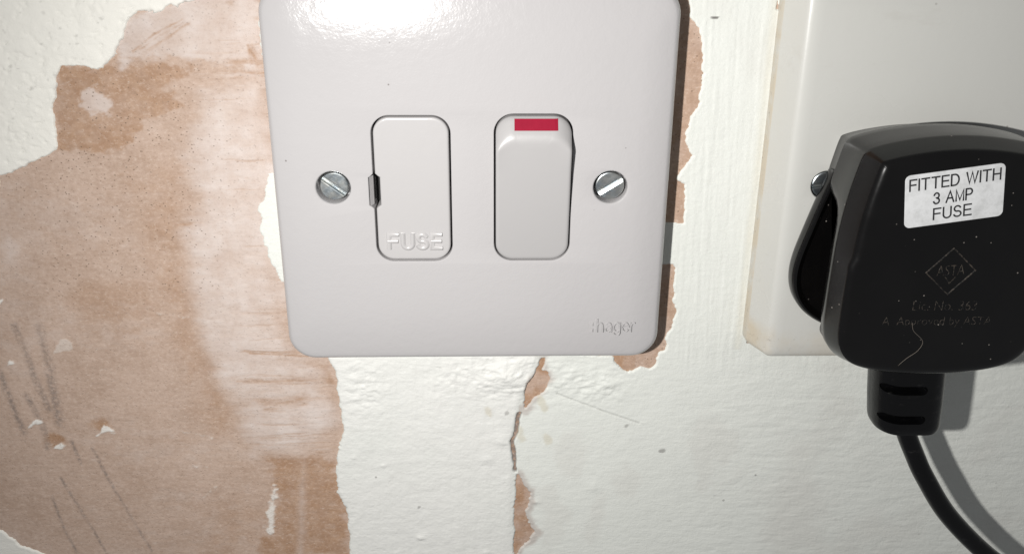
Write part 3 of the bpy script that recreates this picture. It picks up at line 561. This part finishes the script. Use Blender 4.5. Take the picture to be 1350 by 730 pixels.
# slotted fixing screws
def screw(cx, cz, ytop, r, ang, parent, slot=0.42, label=None):
    mb = MB(); ca, sa = math.cos(ang), math.sin(ang); n = 28
    def rot(P): return [(cx + x * ca - z * sa, cz + x * sa + z * ca) for x, z in P]
    for s_ in (1, -1):
        def dshape(d):
            a0 = math.asin((slot + d) / (r - d)); rr = r - d
            return rot([(rr * math.cos(a0 + (math.pi - 2 * a0) * i / n), s_ * rr * math.sin(a0 + (math.pi - 2 * a0) * i / n)) for i in range(n + 1)])
        P0 = dshape(0)
        mb.rings([at(P0, ytop + 2.0), at(P0, ytop + 0.35), at(dshape(0.10), ytop + 0.10), at(dshape(0.28), ytop)], False, False)
        c = dshape(0.28); inner = [[(cx + (x - cx) * k_ + (0), cz + (z - cz) * k_) for x, z in c] for k_ in (1.0,)]
        mb.face_with_holes([at(c, ytop)])
    fl_ = circle(cx, cz, r - 0.05, 40); mb.rings([at(fl_, ytop + 2.0), at(fl_, ytop + 0.95)], False, True)
    return tag(mb.build('screw', M_ZINC, parent, angle=25), label)
screw(-30.15, 0, -8.0, 3.2, math.radians(-38), unit, 0.40)
screw(30.15, 0, -8.0, 3.2, math.radians(33), unit, 0.46)
for sx in (-1, 1):
    mb = MB(); mb.rings([at(circle(sx * 30.15, 0, 3.75, 40), -5.4), at(circle(sx * 30.15, 0, 0.2, 40), -5.4)], False, True); mb.build('screw_recess', M_PLATE, unit)
strokes('lettering', 'hager', 28.6, 37.3, -35.6, 3.3, FY + 0.02, 0.34, 0.17, M_PLATE, unit, bev=0.11, gap=0.20)
mb = MB()
for z in (-33.7, -35.3):
    mb = MB(); mb.rings([at([(26.6, z - .45), (27.7, z - .45), (27.7, z + .45), (26.6, z + .45)], FY + 0.02), at([(26.75, z - .3), (27.55, z - .3), (27.55, z + .3), (26.75, z + .3)], FY - 0.22)], False, True)
    mb.build('lettering', M_PLATE, unit, flat=True)

# ================================================================== SOCKET
sock = tag(empty('wall_socket', (138.8, 0, 0)), 'grubby old cream plastic wall socket with sloping edges under the black plug', 'socket')
SY = -9.6; CX0 = 65.8 + 73.0
RR = (40, 24)
so = lambda d: rrect(CX0, 0.3, 146 - 2 * d, 86.8 - 2 * max(d - 2.75, 0) - 0.1 * d, max(2.2 - 0.2 * d, 1.2), 8)
prf = [(0, 0.0), (0.05, -2.6), (0.22, -2.95), (0.30, -3.12), (2.85, -8.35), (2.98, -8.6), (3.15, -8.82), (3.4, -9.02), (3.75, -9.2), (4.3, -9.38), (5.2, -9.52), (6.4, SY)]
mb = MB(); rg = [at(so(d), y) for d, y in prf]; mb.rings(rg)
holes = []
def rim2(fn, depth, r=0.3):
    q = [at(fn(r - r * math.sin(t * math.pi / 8)), SY + r - r * math.cos(t * math.pi / 8)) for t in range(5)] + [at(fn(0), SY + depth)]
    mb.rings(q); holes.append(q[0])
rim2(lambda o: circle(77.4, 0.6, 3.3 + o, 36), 3.0)
mb.face_with_holes([rg[-1]] + holes)
sp_ = mb.build('faceplate', M_SOCKET, sock, angle=25)
me = sp_.data; at_ = me.attributes.new('grime', 'FLOAT', 'POINT')
gv = []
for v in me.vertices:
    y = v.co.y / S; x = v.co.x / S + 138.8; z = v.co.z / S
    e = max(0, min(1, (y + 9.55) / 3.2)); g_ = 1.0 if y > -2.97 else (0.12 * e if z > -36 else 0.85 * e + 0.35)
    gv.append(g_)
at_.data.foreach_set('value', gv)
screw(77.4, 0.6, -9.1, 3.0, math.radians(8), sock, 0.38)
mb = MB(); mb.rings([at(circle(77.4, 0.6, 3.35, 30), -7.2), at(circle(77.4, 0.6, 0.2, 30), -7.2)], False, True); mb.build('screw_recess', M_DARK, sock)

# ================================================================== PLUG
plug = tag(empty('mains_plug', (95.5, SY, -9)), 'black three pin mains plug with white fuse label and black cord', 'plug')
half = [(0, 16.8), (-6, 16.5), (-12, 15.6), (-16.4, 14.5), (-18.3, 13.5), (-19.1, 12.0), (-19.8, 9.0), (-20.8, 3.5), (-21.6, -4), (-21.9, -12), (-21.9, -20), (-21.6, -25.5), (-20.3, -29.4), (-17.4, -32.3), (-12.5, -34.0), (-6, -34.9)]
PO = half + [(0, -35.1)] + [(-x, z) for x, z in half[:0:-1]]
PO = [(p[0] + 95.5, p[1]) for p in catmull([(x, z, 0) for x, z in PO], 5, True)]
def pofs(d):
    # the upper corners are bevelled deeper than the lower ones
    if d > 1.6: return [(95.5 + (x - 95.5) * (1 - (d - 1.6) / 21), -9 + (z + 9) * (1 - (d - 1.6) / 25)) for x, z in pofs(1.6)]
    q = offset(PO, 1.0); return [(a[0] + (b[0] - a[0]) * d * (1.25 if a[1] > -8 else 0.85), a[1] + (b[1] - a[1]) * d * (1.0 if a[1] > -8 else 0.8)) for a, b in zip(PO, q)]
PF = -31.0
prof_p = [(2.2, SY - 0.05), (1.6, -14.0), (0.5, -16.5), (0.15, -16.9), (0, -17.3), (0, -19), (0, -21), (0, -23), (0, -25.5), (0.03, -25.9), (0.15, -26.3), (1.45, -29.6), (1.65, -30.1), (2.0, -30.5), (2.5, -30.8), (3.1, -30.96), (3.8, PF)]
def scoop(P, y):
    f = min(max((y + 25.0) / 9.0, 0), 1); f = f * f * (3 - 2 * f); out = []      # finger recess in both flanks, opening towards the wings
    for x, z in P:
        w_ = min(max((4.5 - z) / 9, 0), 1) * min(max((z + 33.0) / 8, 0), 1); w_ = w_ * w_ * (3 - 2 * w_)
        s_ = 1 if x > 95.5 else -1; out.append((x - s_ * 4.6 * f * w_ * min(abs(x - 95.5) / 16, 1), z))
    return out
mb = MB(); mb.rings([at(scoop(pofs(d), y), y) for d, y in prof_p], True, True)
body = mb.build('body', M_BLACK, plug, angle=24)
# finger wings on both flanks
wing = [(77.6, 5.2), (76.2, 2.6), (74.6, -2.6), (72.8, -9), (71.3, -15), (70.9, -19.5), (71.6, -23.6), (73.6, -27.2), (76.4, -29.8), (79.6, -31.6), (82.5, -32.4), (84.0, -30), (84, -14), (82, 0)]
W0 = [(p.x, p.y) for p in catmull([(x, z, 0) for x, z in wing], 5, True)]
for s_ in (1, -1):
    W = W0
    def wo(d): return offset(W, d) if s_ == 1 else [(191 - x, z) for x, z in offset(W, d)]
    mb = MB(); mb.rings([at(wo(0.9), SY - 0.05), at(wo(0.2), -10.6), at(wo(0), -11.4), at(wo(0), -12.9), at(wo(0.15), -13.5), at(wo(0.5), -13.9), at(wo(0.9), -14.0), at(wo(1.3), -13.75), at(wo(2.2), -13.0)], True, True)
    mb.build('finger_grip', M_BLACK, plug, angle=30)
# sticker with three printed lines
lab = (92.9, 6.2); LR = math.radians(8.2)
def lrot(P): return [(lab[0] + x * math.cos(LR) - z * math.sin(LR), lab[1] + x * math.sin(LR) + z * math.cos(LR)) for x, z in P]
RR = (4, 4)
mb = MB(); mb.rings([at(lrot(rrect(0, 0, 19.0, 10.9, 1.1, 6)), PF + 0.02), at(lrot(rrect(0, 0, 19.0, 10.9, 1.1, 6)), PF - 0.10), at(lrot(rrect(0, 0, 18.9, 10.8, 1.05, 6)), PF - 0.13)], False, True)
st = tag(mb.build('label', M_LABEL, plug, angle=30), 'white rounded sticker reading fitted with 3 amp fuse')
for body_, w, zc in (('FITTED WITH', 17.2, 3.35), ('3 AMP', 7.3, 0.05), ('FUSE', 7.2, -3.2)):
    strokes('printed_text', body_, lab[0] - w / 2 - (0 if w > 10 else 0.3), lab[0] + w / 2 - (0 if w > 10 else 0.3), lab[1] + zc - 1.1, 2.2, PF - 0.125, 0.012, 0.33, M_INK, st, rot=LR, mid=lab)
# raised approval diamond and faint moulded writing
dm = (95.2, -9.8)
def dia(r): a = math.radians(3); return [(dm[0] + r * math.cos(a + k * math.pi / 2), dm[1] + r * 1.02 * math.sin(a + k * math.pi / 2)) for k in range(4)]
mb = MB(); mb.rings([at(dia(5.15), PF + 0.03), at(dia(5.05), PF - 0.10), at(dia(4.80), PF - 0.10), at(dia(4.70), PF + 0.03)]); mb.build('moulded_mark', M_MARK, plug, flat=True)
text_mesh('moulded_mark', 'ASTA', 92.4, 97.9, -10.6, -8.4, PF + 0.02, 0.09, M_MARK, plug, bold=-0.02, rot=0.06)
text_mesh('moulded_mark', 'V', 94.2, 96.4, -12.6, -11.0, PF + 0.02, 0.09, M_MARK, plug, bold=-0.02)
text_mesh('moulded_mark', 'Lic. No. 363', 88.9, 101.9, -18.4, -16.3, PF + 0.02, 0.07, M_MARK, plug, bold=-0.024)
text_mesh('moulded_mark', 'A  Approved by ASTA', 83.2, 105.6, -22.3, -19.9, PF + 0.02, 0.07, M_MARK, plug, bold=-0.024)
# cord grip with its two relief slots
RR = (5, 5)
def gsec(cx, w, d, r): return [(x, z) for x, z in rrect(cx, -20.2, w, d, r, 10)]
mb = MB(); gr = []
for z, w, d in ((-33.0, 15.8, 11.2), (-37, 15.8, 11.2), (-46, 15.6, 11.0), (-51.2, 15.2, 10.8), (-52.2, 14.9, 10.5), (-52.9, 14.3, 10.0), (-53.2, 13.4, 9.2), (-53.3, 12.4, 8.4)):
    cx = 96.2 + (-36 - z) * 0.105; gr.append([(x, y, z) for x, y in gsec(cx, w, d, min(w, d) * 0.44)])
mb.rings(gr, True, True); grip = mb.build('cord_grip', M_RUBBER, plug, angle=30)
mb = MB()
for z in (-41.0, -48.6):
    sl = [(x, z_) for x, z_ in rrect(93.6 + (-36 - z) * 0.105, z, 9.4, 2.2, 1.05, 6)]; mb.rings([at(sl, -22.4), at(sl, -40)], True, True)
cut = mb.build('cutter', M_RUBBER, plug)
bo = grip.modifiers.new('slots', 'BOOLEAN'); bo.object = cut; bo.operation = 'DIFFERENCE'; bo.solver = 'EXACT'
dg = bpy.context.evaluated_depsgraph_get(); dg.update()
nm = bpy.data.meshes.new_from_object(grip.evaluated_get(dg)); grip.modifiers.clear(); grip.data = nm; nm.name = 'cord_grip'
nm.polygons.foreach_set('use_smooth', [True] * len(nm.polygons)); nm.set_sharp_from_angle(angle=math.radians(30)); bpy.data.objects.remove(cut)
path = catmull([(98.4, -20.2, -50), (99.0, -20.2, -55.0), (101.9, -20.8, -61.5), (104.9, -21.6, -67.2), (111.6, -22.5, -77.2), (121.6, -23.5, -87.4), (129.5, -23.5, -93.0), (147, -21, -102), (175, -13, -112), (230, -5, -120), (320, -3.2, -128)], 10)
mb = MB(); mb.rings(tube(path, 2.2, 18), True, True); mb.build('cord', M_RUBBER, plug, angle=60)
# a hair stuck on the plug's face
hp = catmull([(89.4, PF - 0.10, -21.2), (89.9, PF - 0.12, -23.0), (92.2, PF - 0.1, -25.4), (91.6, PF - 0.1, -27.6), (89.6, PF - 0.1, -29.4), (88.0, PF + 0.05, -31.4)], 6)
mb = MB(); mb.rings(tube(hp, 0.042, 6), True, True)
hair = mb.build('hair', M_LINT, None, angle=60)
tag(hair, 'fine pale hair stuck to the lower face of the black plug', 'hair')
